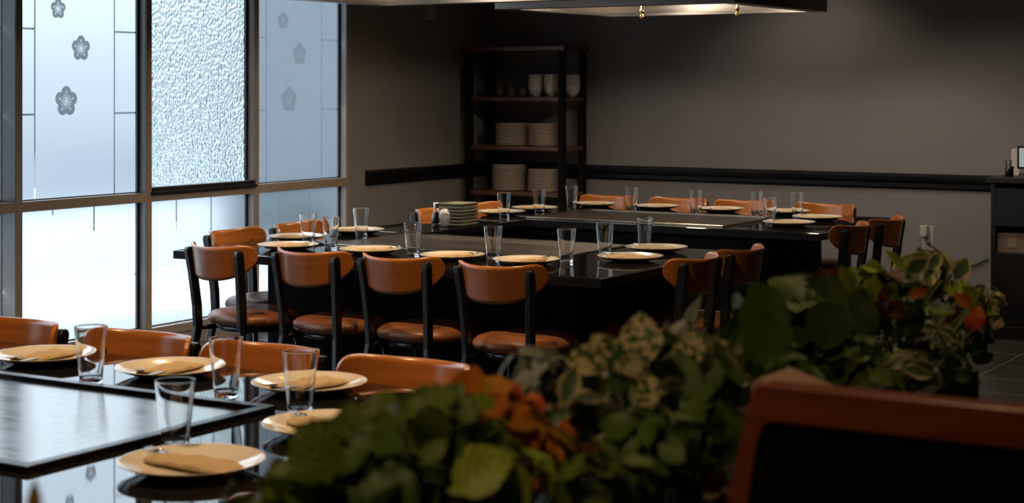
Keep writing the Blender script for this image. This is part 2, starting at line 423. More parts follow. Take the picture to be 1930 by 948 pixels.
# ------------------------------------------------------------------ outside
struct('ground', MB().box((-70, -40, -0.30), (XW - 0.12, 80, -0.12)), M['asphalt'])
pv = [(-7.13, -6), (-7.13, 13.6), (-11.6, 13.6), (-12.4, 13.8), (-13.2, 14.5), (-14.5, 16.2), (-17.0, 18.5), (-20, 18.5), (-20, -6)]
struct('pavement', MB().prism(pv, 'z', -0.12, -0.02), M['concrete'])
far = thing('building', 'grey stucco block added outside to darken the frosted glass nearest the corner', 'building')
MB().box((-16.0, 14.8, -0.12), (-7.2, 22, 10)).build('wall', M['facade'], far)  # invented wing, placed to grey the view through the corner window
f2 = thing('building', 'grey building far across the road seen through the clear blossom outlines', 'building')
MB().box((-37.0, 31, -0.12), (-24, 36, 6.5)).build('wall', M['facade'], f2)
for k in range(4):
    MB().box((-35.6 + k * 3, 30.95, 0.9), (-33.6 + k * 3, 31.0, 3.2)).build('window', M['outer_glass'], f2)
def blob(name, c, r, m, label):
    bm = bmesh.new(); bmesh.ops.create_icosphere(bm, subdivisions=4, radius=1.0)
    for v in bm.verts:
        n = mnoise.noise(v.co * 3.1 + Vector(c)) * .22 + mnoise.noise(v.co * 9 + Vector(c)) * .14
        v.co = Vector((v.co.x * r[0], v.co.y * r[1], v.co.z * r[2])) * (1 + n)
    me = bpy.data.meshes.new(name); bm.to_mesh(me); bm.free(); me.materials.append(m)
    o = bpy.data.objects.new(name, me); COL.objects.link(o); o.location = c
    return tag(o, label, 'shrub')
p = P(222, 330, z=-0.12); blob('shrub', (p.x, p.y, .2), (.5, .5, .5), M['shrub'], 'green shrub outside, a green smudge behind the frosted pane with blossoms')
p = P(300, 436, z=-0.05); blob('shrub', (p.x - .6, p.y - .1, .12), (.55, .55, .33), M['dark_shrub'], 'dark low shrub outside, a dark patch at the pane under the rain glass')

# ------------------------------------------------------------------ chairs
def post_mesh(s):
    sec = [(s * .192, -.085, 0.0, .013, .015), (s * .168, -.030, .25, .014, .018), (s * .152, -.004, .42, .015, .021), (s * .154, -.008, .52, .0155, .022),
           (s * .163, -.026, .68, .0155, .022), (s * .170, -.040, .769, .0155, .022), (s * .171, -.042, .782, .0150, .0195), (s * .171, -.0435, .791, .0140, .014), (s * .171, -.044, .795, .012, .007)]
    mb = MB(); vs = []; k = .72
    for (x, y, z, hx, hy) in sec:
        for (a, b) in ((1, -k), (1, k), (k, 1), (-k, 1), (-1, k), (-1, -k), (-k, -1), (k, -1)): vs.append((x + a * hx, y + b * hy, z))
    n = len(sec); fs = [tuple(range(8))[::-1], tuple(range(8 * n - 8, 8 * n))]
    for i in range(n - 1):
        for q in range(8): fs.append((i * 8 + q, i * 8 + (q + 1) % 8, i * 8 + 8 + (q + 1) % 8, i * 8 + 8 + q))
    return mb.add(vs, fs)
def make_chair():
    root = thing('dining_chair', 'x', 'chair')
    # backrest: bent plywood with rounded ends
    Rr, HU, nu, nv = .235, .256, 44, 10
    def pt(u, v, off):
        q = min(1, abs(u) / HU)
        zt = .807 + .032 * q ** 3; zm = .762
        top = zm + (zt - zm) * max(0, 1 - q ** 7) ** .5
        bot = zm - (zm - .650) * max(0, 1 - q ** 2.3) ** .62
        z = bot + (top - bot) * v
        a = u / Rr; rr = Rr - off
        return (rr * math.sin(a), Rr - rr * math.cos(a) - .083 - (z - .74) * .16, z)
    us = [-HU + 2 * HU * (.5 - .5 * math.cos(PI * i / nu)) for i in range(nu + 1)]
    T = .006
    fr, bk = [], []
    for u in us:
        for j in range(nv + 1):
            fr.append(pt(u, j / nv, T)); bk.append(pt(u, j / nv, -T))
    n = nv + 1; N = len(fr)
    fs, rimf = [], []
    for i in range(nu):
        for j in range(nv):
            a = i * n + j
            fs.append((a, a + 1, a + n + 1, a + n)); fs.append((N + a, N + a + n, N + a + n + 1, N + a + 1))
    mb = MB().add(fr + bk, fs, True)
    for i in range(nu):
        for a, b in ((i * n, (i + 1) * n), (i * n + nv, (i + 1) * n + nv)):
            rimf.append((a, b, N + b, N + a))
    mb.add(fr + bk, rimf, False)
    be = mb.build('backrest', M['wood'], root)
    for s in (-1, 1):
        post_mesh(s).build('back_post', M['metal_black'], root, bevel=.0015)
    # seat cushion
    sb = MB(); cy0, n = .225, 40
    prof = [(.02, .492), (.10, .494), (.16, .491), (.192, .482), (.208, .467), (.211, .452), (.204, .438), (.19, .430), (.02, .428)]
    rings = []
    vs = []
    for (r, z) in prof:
        for k in range(n):
            a = 2 * PI * k / n; e = 2.5
            cx, sy = math.cos(a), math.sin(a)
            rr = r / ((abs(cx) ** e + abs(sy) ** e) ** (1 / e))
            vs.append((rr * cx * 1.02, cy0 + rr * sy, z))
    fs = [tuple(range(n))[::-1], tuple(range(len(vs) - n, len(vs)))]
    for i in range(len(prof) - 1):
        for k in range(n):
            k2 = (k + 1) % n; fs.append((i * n + k, i * n + k2, (i + 1) * n + k2, (i + 1) * n + k))
    sb.add(vs, fs, True).build('seat', M['vinyl'], root)
    fb = MB(); fb.lathe([(.05, .428), (.182, .428), (.188, .422), (.188, .408), (.18, .402), (.05, .402), (.05, .428)], (0, cy0, 0), 36)
    fb.tube([(-.152, -.01, .414), (-.12, .08, .412)], .012, 8); fb.tube([(.152, -.01, .414), (.12, .08, .412)], .012, 8)
    fb.build('seat_frame', M['metal_black'], root)
    for s in (-1, 1):
        MB().tube([(s * .135, .34, .407), (s * .165, .38, .2), (s * .19, .415, 0)], [.014, .013, .011], n=10).build('leg', M['metal_black'], root)
    st = MB().tube([(-.172, -.04, .2), (.172, -.04, .2)], .008, 8); st.tube([(-.165, .38, .2), (.165, .38, .2)], .008, 8)
    st.tube([(-.170, -.035, .22), (-.165, .375, .22)], .008, 8); st.tube([(.170, -.035, .22), (.165, .375, .22)], .008, 8)
    st.build('stretcher', M['metal_black'], root)
    return root
proto = make_chair(); used = [False]
def chair(x, y, deg, label, group):
    o = copy_tree(proto) if used[0] else proto
    used[0] = True
    o.location = (x, y, 0); o.rotation_euler = (0, 0, R(deg)); o['label'] = label; o['group'] = group
    return o
G1 = 'chairs along the near side of the middle table'
chair(-5.28, 6.01, -7, 'bent plywood chair seen from behind, leftmost along the near side of the middle table', G1)
chair(-4.755, 6.02, -1, 'bent plywood chair seen from behind, second from left along near side of middle table', G1)
chair(-4.27, 6.02, 1, 'bent plywood chair seen from behind, third from left along near side of middle table', G1)
chair(-3.73, 5.97, 2, 'bent plywood chair seen from behind, nearest the camera and rightmost along the middle table', G1)
G2 = 'chairs at the right end of the middle table'
chair(-3.18, 6.67, 90, 'chair at the right end of the middle table, the one nearer the camera', G2)
chair(-3.17, 7.14, 88, 'chair at the right end of the middle table, the one farther back', G2)
G3 = 'chairs at the right end of the back table'
chair(-3.22, 8.69, 91, 'chair at the right end of the back table, left one of the pair', G3)
chair(-3.20, 9.19, 89, 'chair at the right end of the back table, right one against the grey wall', G3)
G4 = 'chairs along the wall side of the back table'
chair(-5.42, 10.08, 181, 'orange plywood chair by the shelf rack, leftmost along wall side of back table', G4)
chair(-4.90, 10.08, 179, 'orange plywood chair, second from left along the wall side of the back table', G4)
chair(-4.43, 10.08, 180, 'orange plywood chair, third from left along the wall side of the back table', G4)
chair(-3.88, 10.06, 172, 'orange plywood chair turned slightly at the right of the back table wall side', G4)
G5 = 'chairs along the window side of the tables'
chair(-5.76, 6.67, -88, 'orange plywood chair before the lower frosted pane, nearest along window side of middle table', G5)
chair(-5.76, 7.19, -90, 'orange plywood chair on the window side behind two glasses of the middle table', G5)
chair(-5.76, 8.50, -90, 'chair on the window side whose end shows beside the shaker and pot', G5)
chair(-5.76, 8.99, -91, 'orange plywood chair on the window side just right of the stacked green dishes', G5)
G6 = 'chairs along the far side of the foreground table'
chair(-4.095, 3.695, 180, 'orange plywood chair cut off by the left picture edge at the foreground table', G6)
chair(-3.555, 3.695, 180, 'orange plywood chair second from left along the far side of the foreground table', G6)
chair(-3.085, 3.695, 180, 'orange plywood chair behind the tall glass, third from left at the foreground table', G6)
chair(-2.595, 3.695, 180, 'orange plywood chair rightmost along the far side of the foreground table', G6)
G7 = 'chairs at the right side of the foreground table'
chair(-2.00, 2.52, 90, 'chair whose rounded top just shows at the bottom edge beside the plants', G7)
chair(-2.00, 3.06, 90, 'chair hidden behind the planter leaves at the right of the foreground table', G7)

# ------------------------------------------------------------------ teppanyaki tables
TT = .76
def slab(mb, x0, y0, x1, y1, holes=()):
    mb.box((x0, y0, TT - .042), (x1, y1, TT))
def teppan(label, cat_loc, tops, base, gr, gm, rimm, rimw=.03, riml=.012, gpart='griddle'):
    t = thing('teppanyaki_table', label, 'table', cat_loc)
    ox, oy = cat_loc[0], cat_loc[1]
    mb = MB()
    for r in tops: mb.box((r[0] - ox, r[1] - oy, TT - .042), (r[2] - ox, r[3] - oy, TT))
    mb.build('countertop', M['top'], t, bevel=.006)
    eb = MB()
    for r in tops:
        a, b, c, d = r[0] - ox, r[1] - oy, r[2] - ox, r[3] - oy
        for p_, q_ in (((a - .003, b - .003), (c + .003, b)), ((a - .003, d), (c + .003, d + .003)), ((a - .003, b), (a, d)), ((c, b), (c + .003, d))):
            eb.box((p_[0], p_[1], TT - .041), (q_[0], q_[1], TT - .004))
    eb.build('edge_band', M['edge_band'], t)
    b = MB().box((base[0] - ox, base[1] - oy, .08), (base[2] - ox, base[3] - oy, TT - .042))
    b.build('base', M['base'], t, bevel=.004)
    MB().box((base[0] - ox + .05, base[1] - oy + .05, 0), (base[2] - ox - .05, base[3] - oy - .05, .08)).build('kick_plate', M['base'], t)
    x0, y0, x1, y1 = gr[0] - ox, gr[1] - oy, gr[2] - ox, gr[3] - oy
    MB().box((x0 + .004, y0 + .004, TT + .0002), (x1 - .004, y1 - .004, TT + .004)).build(gpart, gm, t)
    rm = MB(); z0, z1 = TT + .0001, TT + riml
    rm.box((x0 - rimw, y0 - rimw, z0), (x1 + rimw, y0, z1)); rm.box((x0 - rimw, y1, z0), (x1 + rimw, y1 + rimw, z1))
    rm.box((x0 - rimw, y0, z0), (x0, y1, z1)); rm.box((x1, y0, z0), (x1 + rimw, y1, z1))
    rm.build('griddle_rim', rimm, t, bevel=.003)
    return t
teppan('foreground teppanyaki table with polished black top and bright steel griddle', (-3.5, 2.7, 0),
       [(-5.2, 1.5, -2.06, 3.63)], (-4.9, 1.8, -2.47, 3.22), (-3.95, 2.44, -2.66, 3.16), M['griddle'], M['griddle_rim'], .032, .014)
teppan('middle teppanyaki table with black top and seasoned brown griddle', (-4.5, 6.8, 0),
       [(-5.65, 6.10, -3.32, 7.47)], (-5.38, 6.47, -3.64, 7.45), (-5.19, 6.72, -3.90, 7.42), M['griddle_dark'], M['rim_brass'], .016, .006)
teppan('back teppanyaki table with black top near the grey wall', (-4.5, 9.3, 0),
       [(-5.65, 8.60, -3.35, 9.88)], (-5.33, 8.62, -3.68, 9.48), (-5.21, 8.70, -3.97, 9.42), M['griddle_dark'], M['rim_brass'], .022, .012)
cn = thing('serving_counter', 'narrow black counter joining the middle and back tables under the stacked dishes', 'counter', (-5.42, 8.03, 0))
MB().box((-.23, -.555, TT - .042), (.24, .565, TT)).build('countertop', M['top'], cn, bevel=.006)
MB().box((0.07, -.555, 0), (.2, .565, TT - .042)).build('base', M['base'], cn)

# ------------------------------------------------------------------ tableware
def plate_mb(r=.149, h=.026):
    k = r / .149; q = h / .026
    return MB().lathe([(.0001, .0065 * q), (.075 * k, .0065 * q), (.092 * k, .009 * q), (.125 * k, .019 * q), (.146 * k, .0255 * q), (.149 * k, .026 * q), (.1495 * k, .0245 * q),
                       (.125 * k, .0145 * q), (.092 * k, .0035 * q), (.082 * k, 0), (.078 * k, 0), (.076 * k, .0025 * q), (.0001, .0028 * q)], n=56)
plate0 = plate_mb().build('dinner_plate', M['ceramic'])
def glass_mb():
    return MB().lathe([(.0001, 0.0008), (.024, .0006), (.0286, .0012), (.0294, .0025), (.0299, .007), (.0345, .060), (.0405, .118), (.0433, .1470), (.0436, .1492), (.0435, .1500), (.0430, .1505), (.0425, .1500), (.0422, .1490), (.0419, .1470),
                       (.0389, .118), (.0328, .060), (.0290, .024), (.0278, .0165), (.0258, .0140), (.022, .0130), (.0001, .0125)], n=40)
glass0 = glass_mb().build('drinking_glass', M['glass'])
def napkin_mesh():
    """flattened hollow roll of cloth lying along +y, open at +y"""
    mb = MB(); n = 28; m = 16
    vs = []
    for i in range(m + 1):
        t = i / m; y = -.115 + .215 * t
        wv = .041 * (0.86 + .14 * math.sin(PI * min(1, t * 1.15 + .12))) ; hh = .0085 * (1 - .35 * abs(t - .5)) * (.35 + .65 * min(1, t * 7))
        for (sc, off) in ((1, 0),):
            for k in range(n):
                a = 2 * PI * k / n
                c, s_ = math.cos(a), math.sin(a)
                x = wv * (abs(c) ** .7) * (1 if c > 0 else -1)
                z = hh * (abs(s_) ** .8) * (1 if s_ > 0 else -1) + hh
                if s_ > 0: z += .0016 * math.sin(9 * y / .1 + 2.5 * x / .05) + .0009 * math.sin(x * 110 + y * 40) + (.0022 if x > .012 - .1 * (y + .1) * .3 else 0)
                vs.append((x + .004 * math.sin(y * 22), y, z))
    fs = []
    for i in range(m):
        for k in range(n):
            k2 = (k + 1) % n; fs.append((i * n + k, i * n + k2, (i + 1) * n + k2, (i + 1) * n + k))
    mb.add(vs, fs, True)
    mb.add(vs, [tuple(range(n))[::-1]], False)
    return mb
napkin0 = napkin_mesh().build('napkin_roll', M['linen'])
sol = napkin0.modifiers.new('s', 'SOLIDIFY'); sol.thickness = .0012; sol.offset = -1
def fork_mesh():
    mb = MB()
    mb.tube([(0, -.09, .004), (0, 0, .004), (0, .045, .008)], [.0045, .003, .0028], n=8, sx=1.3, sy=.5)
    mb.tube([(0, .045, .008), (0, .058, .007), (0, .070, .007)], [.003, .009, .0115], n=10, sx=1, sy=.14)
    for k in range(4):
        x = -.009 + .006 * k
        mb.tube([(x, .068, .007), (x * 1.04, .09, .0065), (x * .95, .112, .010)], [.0016, .0014, .0008], n=6)
    return mb
fork0 = fork_mesh().build('fork', M['cutlery'])
def knife_mesh():
    mb = MB()
    mb.tube([(0, -.09, .004), (0, -.02, .004), (0, .02, .004)], [.005, .005, .004], n=8, sx=1.2, sy=.5)
    mb.prism([(-.006, .02), (-.007, .10), (-.002, .125), (.004, .118), (.008, .09), (.007, .02)], 'z', .0035, .0050)
    return mb
knife0 = knife_mesh().build('table_knife', M['cutlery'])
first = {}
def inst(src, loc, rz, label, cat, group):
    if src.name not in first: first[src.name] = 1; o = src
    else: o = src.copy(); COL.objects.link(o)
    o.location = loc; o.rotation_euler = (o.rotation_euler[0] * 0, 0, rz)
    return tag(o, label, cat, group)
rnd = random.Random(4)
FACE = {'N': 0, 'S': PI, 'W': PI / 2, 'E': -PI / 2}      # way the guest looks
def setting(x, y, face, where, glass=None, knife=False, dx=0.0):
    rz = FACE[face] + rnd.uniform(-.12, .12) + dx
    inst(plate0, (x, y, TT + .0003), 0, 'cream plate ' + where, 'plate', 'dinner plates set on the tables')
    c, s_ = math.cos(rz), math.sin(rz)
    inst(napkin0, (x - s_ * -.0 , y, TT + .0090), rz, 'tan napkin on plate ' + where, 'napkin', 'napkin rolls on the plates')
    def off(a, b): return (x + c * a - s_ * b, y + s_ * a + c * b)
    fx, fy = off(.016, .030)
    f = inst(fork0, (fx, fy, TT + .0150), rz + .10, 'fork in the napkin ' + where, 'fork', 'forks in the napkin rolls')
    f.rotation_euler = (R(3), 0, rz - .12)
    if knife:
        fx, fy = off(-.018, .020)
        f = inst(knife0, (fx, fy, TT + .0145), rz, 'table knife beside fork ' + where, 'knife', 'table knives in the napkin rolls')
        f.rotation_euler = (R(3), 0, rz + .14)
    if glass:
        inst(glass0, (glass[0], glass[1], TT + .0003), rnd.uniform(0, 1), 'pint glass by plate ' + where, 'glass', 'drinking glasses set on the tables')

t = 'foreground table'
setting(-2.36, 2.60, 'W', 'nearest the camera, on the right edge of the ' + t, (-2.535, 2.74), dx=.12)
setting(-2.36, 3.05, 'W', 'half behind the leaves at the right of the ' + t, (-2.56, 3.20), dx=-.05)
setting(-2.73, 3.45, 'S', 'at the right end of the far row of the ' + t, (-2.85, 3.265), True, -.1)
setting(-3.20, 3.44, 'S', 'second from right in the far row of the ' + t, (-3.29, 3.235), True, .0)
setting(-3.66, 3.42, 'S', 'third from right in the far row of the ' + t, None, True, .05)
setting(-4.12, 3.42, 'S', 'cut off by the left picture edge on the ' + t, None, False)
t = 'middle table'
setting(-5.21, 6.42, 'N', 'leftmost in the near row of the ' + t, (-5.06, 6.56), dx=-.15)
setting(-4.74, 6.45, 'N', 'second from left in the near row of the ' + t, (-4.54, 6.51), dx=-.3)
setting(-4.26, 6.42, 'N', 'third from left in the near row of the ' + t, (-4.11, 6.53), dx=-.2)
setting(-3.87, 6.42, 'N', 'rightmost in the near row of the ' + t, (-3.755, 6.58), dx=-.2)
setting(-3.545, 6.79, 'W', 'nearer one at the right end of the ' + t, (-3.745, 6.92))
setting(-3.64, 7.24, 'W', 'farther one at the right end of the ' + t, (-3.775, 7.38))
setting(-5.47, 6.81, 'E', 'nearer one on the window side of the ' + t, (-5.31, 6.70))
setting(-5.45, 7.29, 'E', 'farther one on the window side of the ' + t, (-5.30, 7.13))
t = 'back table'
setting(-5.36, 9.77, 'S', 'leftmost in the wall side row of the ' + t, (-5.385, 9.50), dx=.1)
setting(-4.91, 9.77, 'S', 'second from left in the wall side row of the ' + t, (-4.96, 9.52))
setting(-4.46, 9.77, 'S', 'third from left in the wall side row of the ' + t, (-4.50, 9.49))
setting(-4.03, 9.79, 'S', 'rightmost in the wall side row of the ' + t, (-4.13, 9.57))
setting(-3.68, 8.98, 'W', 'nearer one at the right end of the ' + t, (-3.83, 9.06))
setting(-3.69, 9.44, 'W', 'farther one at the right end of the ' + t, (-3.86, 9.55))
setting(-5.50, 8.83, 'E', 'nearer one on the window side of the ' + t, (-5.355, 8.63))
setting(-5.50, 9.23, 'E', 'farther one on the window side of the ' + t, (-5.365, 9.06))

# condiments and stacked dishes on the joining counter
sh = thing('salt_shaker', 'glass salt shaker with flared neck beside the white sauce pot', 'shaker', (-5.43, 8.02, TT + .0003))
MB().lathe([(.0001, .001), (.026, .001), (.029, .006), (.026, .045), (.017, .082), (.0135, .095), (.018, .118), (.0165, .118), (.0115, .096), (.0145, .082), (.0235, .045), (.026, .008), (.0001, .006)], n=28).build('body', M['glass'], sh)
MB().lathe([(.0001, .0065), (.0252, .0085), (.0228, .045), (.0175, .068), (.0001, .070)], n=24).build('salt', M['salt'], sh)
MB().lathe([(.0135, .094), (.0182, .118), (.017, .124), (.0001, .126)], n=24).build('spout', M['cutlery'], sh)
pt_ = thing('sauce_pot', 'white ceramic sauce pot with round dark emblem and spout', 'pot', (-5.30, 7.92, TT + .0003))
MB().lathe([(.0001, .001), (.022, .001), (.025, .005), (.035, .045), (.038, .065), (.034, .082), (.026, .092), (.018, .100), (.0001, .102)], n=36).build('body', M['cup'], pt_)
MB().tube([(-.028, -.010, .070), (-.040, -.018, .088), (-.043, -.020, .100)], [.009, .006, .005], 10).build('spout', M['cup'], pt_)
em = MB()
ex = Vector((-math.sin(-TH), -math.cos(-TH), 0)); ea = math.atan2(-.85, .45)
def on_pot(u, v):      # u across, v up, wrapped onto the pot
    z = .053 + v; rr = .0262 + (z - .01) * .205; rr = min(rr, .0382) if z < .066 else .0382 - (z - .066) * .25
    a = ea + u / .036
    return Vector((math.cos(a) * (rr + .0006), math.sin(a) * (rr + .0006), z))
ring = []
for k in range(28):
    a = 2 * PI * k / 28; ring += [on_pot(.022 * math.cos(a), .024 * math.sin(a)), on_pot(.0185 * math.cos(a), .0205 * math.sin(a))]
em.add(ring, [(2 * k, (2 * k + 2) % 56, (2 * k + 3) % 56, 2 * k + 1) for k in range(28)])
for (u0, v0, u1, v1) in ((-.010, .012, .010, .012), (0, .016, 0, -.014), (-.011, .004, .011, .004), (-.009, -.013, .009, -.013), (-.008, .004, -.009, -.010), (.008, .004, .009, -.010), (-.005, -.004, .005, -.004)):
    d = Vector((u1 - u0, v1 - v0)); L = d.length; nx, ny = -d.y / L * .0013, d.x / L * .0013
    a, b, c_, e = on_pot(u0 + nx, v0 + ny), on_pot(u0 - nx, v0 - ny), on_pot(u1 - nx, v1 - ny), on_pot(u1 + nx, v1 + ny)
    em.add([a, b, c_, e], [(0, 1, 2, 3)])
em.build('emblem', mat('brown_emblem', (0.06, 0.02, 0.012), 0.4), pt_)
bt = thing('sauce_bottle', 'small dark sauce bottle with red cap behind the white pot', 'bottle', (-5.40, 8.09, TT + .0003))
MB().lathe([(.0001, .001), (.021, .001), (.023, .005), (.023, .070), (.013, .086), (.011, .095), (.0001, .096)], n=24).build('body', mat('soy_dark', (0.03, 0.008, 0.004), 0.1), bt)
MB().lathe([(.0125, .090), (.0135, .092), (.0125, .122), (.0001, .124)], n=20).build('cap', M['red_cap'], bt)
bt2 = copy_tree(bt); bt2.location = (-5.345, 8.06, TT + .0003); bt2['label'] = 'small dark sauce bottle with red cap, close against the stacked green dishes'
bt['group'] = bt2['group'] = 'sauce bottles on the counter'
def dish_mb():
    mb = MB(); w_, d_ = .075, .088
    def ring(k, z): return [(-w_ * k, -d_ * k, z), (w_ * k, -d_ * k, z), (w_ * k, d_ * k, z), (-w_ * k, d_ * k, z)]
    lv = [ring(.90, 0), ring(.93, .004), ring(1, .0125), ring(1, .0175), ring(.95, .0175), ring(.90, .010), ring(.5, .008)]
    vs = [v for r in lv for v in r]; fs = [(0, 3, 2, 1), (24, 25, 26, 27)]
    for i in range(6):
        for k in range(4):
            k2 = (k + 1) % 4; fs.append((i * 4 + k, i * 4 + k2, i * 4 + 4 + k2, i * 4 + 4 + k))
    return mb.add(vs, fs)
d0 = dish_mb().build('square_dish', M['green_glaze'], bevel=.0015)
for k in range(7):
    o = d0 if k == 0 else d0.copy()
    if k: COL.objects.link(o)
    o.location = (-5.262 + rnd.uniform(-.003, .003), 7.995 + rnd.uniform(-.003, .003), TT + .0003 + k * .0190); o.rotation_euler = (0, 0, rnd.uniform(-.02, .02))
    nm = ['bottom', 'second', 'third', 'fourth', 'fifth', 'sixth', 'top'][k]
    tag(o, 'square grey green glazed dish, %s one%s of the counter stack' % (nm, '' if k in (0, 6) else ' from the bottom'), 'dish', 'stacked square dishes on the counter')

# ------------------------------------------------------------------ shelf rack
SX0, SX1, SY0, SY1, ST = -6.93, -6.09, 10.62, 10.97, 1.84
rk = thing('shelf_rack', 'tall open rack with black posts and dark brown shelves in the corner', 'shelf', ((SX0 + SX1) / 2, (SY0 + SY1) / 2, 0))
ox, oy = rk.location.x, rk.location.y
for x in (SX0, SX1 - .045):
    for y in (SY0, SY1 - .045):
        MB().box((x - ox, y - oy, 0), (x + .045 - ox, y + .045 - oy, ST - .03)).build('post', M['post'], rk, bevel=.002)
SHZ = [.10, .42, .775, 1.110, 1.470]
for z in SHZ:
    MB().box((SX0 + .003 - ox, SY0 + .003 - oy, z - .030), (SX1 - .003 - ox, SY1 - .003 - oy, z)).build('shelf_board', M['darkwood'], rk, bevel=.002)
MB().box((SX0 - .015 - ox, SY0 - .015 - oy, ST - .032), (SX1 + .015 - ox, SY1 + .01 - oy, ST)).build('top_board', M['darkwood'], rk, bevel=.002)
sp = MB().lathe([(.0001, .006), (.070, .006), (.095, .0085), (.124, .0128), (.128, .0125), (.1285, .0095), (.127, .0068), (.118, .0050), (.095, .0015), (.080, 0), (.0001, 0)], n=48)
sp0 = sp.build('stacked_plate', M['shelf_ceramic']); spu = [0]
ORD = ['lowest', 'second from bottom', 'third from bottom', 'fourth from bottom', 'fifth from bottom', 'sixth from bottom', 'seventh from bottom', 'eighth from bottom', 'ninth from bottom', 'tenth from bottom', 'eleventh from bottom', 'twelfth from bottom', 'thirteenth from bottom']
def ordn(k, n): return 'topmost' if k == n - 1 else ORD[k]
def pstack(x, y, z, n, label, group, s=1.0):
    for k in range(n):
        o = sp0 if not spu[0] else sp0.copy()
        if spu[0]: COL.objects.link(o)
        spu[0] = 1
        o.location = (x + rnd.uniform(-.003, .003), y + rnd.uniform(-.003, .003), z + .0003 + k * .0138); o.scale = (s, s, 1)
        tag(o, ordn(k, n) + ' ' + label, 'plate', group)
pstack(-6.62, 10.79, SHZ[3], 12, 'plate in left stack on the shelf above wall rail', 'plates in the upper left stack')
pstack(-6.33, 10.79, SHZ[3], 12, 'plate in right stack on the shelf above wall rail', 'plates in the upper right stack')
pstack(-6.65, 10.79, SHZ[2], 14, 'plate in left stack on shelf at rail height', 'plates in the lower left stack')
pstack(-6.34, 10.79, SHZ[2], 12, 'plate in right stack on shelf at rail height', 'plates in the lower right stack')
bw = MB().lathe([(.0001, .0), (.020, 0), (.022, .005), (.046, .02), (.056, .045), (.058, .075), (.0555, .075), (.053, .045), (.044, .025), (.0001, .020)], n=32)
b0 = bw.build('stacked_bowl', M['cup']); bu = [0]
for (x, y, n, lb) in ((-6.40, 10.76, 6, 'left stack in front'), (-6.42, 10.90, 5, 'left stack at the back'),
                      (-6.25, 10.74, 6, 'stack behind the rack post'), (-6.16, 10.88, 6, 'stack at far right end')):
    for k in range(n):
        o = b0 if not bu[0] else b0.copy()
        if bu[0]: COL.objects.link(o)
        bu[0] = 1; o.location = (x, y, SHZ[4] + .0003 + k * .0125 * (1.15)); o.scale = (1, 1, 1.25)
        tag(o, ordn(k, n) + ' white bowl in top shelf stack, ' + lb, 'bowl', 'white bowls, ' + lb)
for j, (x, y, h_, r_) in enumerate(((-6.79, 10.80, .085, .038), (-6.70, 10.74, .11, .035), (-6.60, 10.74, .082, .034), (-6.51, 10.76, .082, .038))):
    o = MB().lathe([(.0001, 0), (r_ * .9, 0), (r_, .006), (r_ * 1.02, h_), (r_ * .92, h_), (r_ * .88, .01), (.0001, .01)], n=24).build('tea_cup', M['darkbox'])
    o.location = (x, y, SHZ[4] + .0003)
    tag(o, 'dark straight tea cup on the top shelf, %s of the four' % ['leftmost', 'second from left and tallest', 'third from left', 'rightmost'][j], 'cup', 'dark tea cups on the top shelf')

# ------------------------------------------------------------------ exhaust hoods
def hood(x0, y0, x1, y1, z, label, nozzles=()):
    t = thing('exhaust_hood', label, 'hood', ((x0 + x1) / 2, (y0 + y1) / 2, z))
    a, b = (x1 - x0) / 2, (y1 - y0) / 2; H_ = .55
    sk = MB()
    for (p, q) in (((-a, -b, 0), (a, -b + .012, H_)), ((-a, b - .012, 0), (a, b, H_)), ((-a, -b + .012, 0), (-a + .012, b - .012, H_)), ((a - .012, -b + .012, 0), (a, b - .012, H_))): sk.box(p, q)
    sk.box((-a, -b, H_), (a, b, H_ + .01))
    sk.build('skirt', M['steel'], t, bevel=.002)
    gt = MB()
    for (p, q) in (((-a + .012, -b + .012, 0), (a - .012, -b + .09, .02)), ((-a + .012, b - .09, 0), (a - .012, b - .012, .02)), ((-a + .012, -b + .09, 0), (-a + .09, b - .09, .02)), ((a - .09, -b + .09, 0), (a - .012, b - .09, .02))): gt.box(p, q)
    gt.build('grease_gutter', M['steel'], t, bevel=.002)
    fl = MB()
    for k in range(14):
        x = -a + .1 + (2 * a - .2) * (k + .5) / 14
        fl.add([(x - .03, -b + .1, .34), (x + .03, -b + .1, .30), (x + .03, b - .1, .30), (x - .03, b - .1, .34)], [(0, 1, 2, 3)])
    fl.build('filter', M['steel'], t)
    for (nx, ny) in nozzles:
        nb = MB(); c = (nx - t.location.x, ny - t.location.y, 0)
        nb.lathe([(.0001, .10), (.008, .10), (.008, .012), (.014, .008), (.014, -.004), (.009, -.008), (.009, -.022), (.013, -.026), (.012, -.040), (.0001, -.042)], c, 14)
        nb.build('nozzle', M['brass'], t)
    for sx_ in (-.5, .5):
        MB().lathe([(.0001, .30), (.045, .295), (.055, .26), (.045, .225), (.0001, .215)], (a * sx_, 0, 0), 20).build('hood_lamp', M['lamp'], t)
        L = bpy.data.lights.new('hood_light', 'POINT'); L.energy = HOOD_W; L.color = SOFT; L.shadow_soft_size = .09
        lo = bpy.data.objects.new('hood_light', L); COL.objects.link(lo); lo.location = (a * sx_, 0, .205); lo.parent = t
    MB().box((-a * .5, -b * .5, H_ + .01), (a * .5, b * .5, ZC - z - .0005)).build('duct', M['steel'], t)
    return t
n1 = P(1210, 22, Y=8.95); n2 = P(1390, 20, Y=8.95)
hood(-5.20, 8.28, -3.70, 9.62, HOODZ, 'stainless steel exhaust hood over the back table with brass nozzles', ((n1.x, n1.y), (n2.x, n2.y)))
hood(-5.55, 6.30, -3.75, 7.66, HOODZ, 'stainless steel exhaust hood over the middle table, only its edge showing')
sn = thing('wall_sensor', 'small pale sensor high on the wall above the left rail', 'sensor')
p = P(810, 20, X=-6.97)
MB().box((-.03, -.035, -.07), (.03, .035, .12)).build('housing', M['plastic_white'], sn, bevel=.006); MB().lathe([(.0001, -.082), (.014, -.078), (.016, -.069)], n=16).build('lens', M['plastic_black'], sn)
sn.location = (p.x, p.y, p.z)

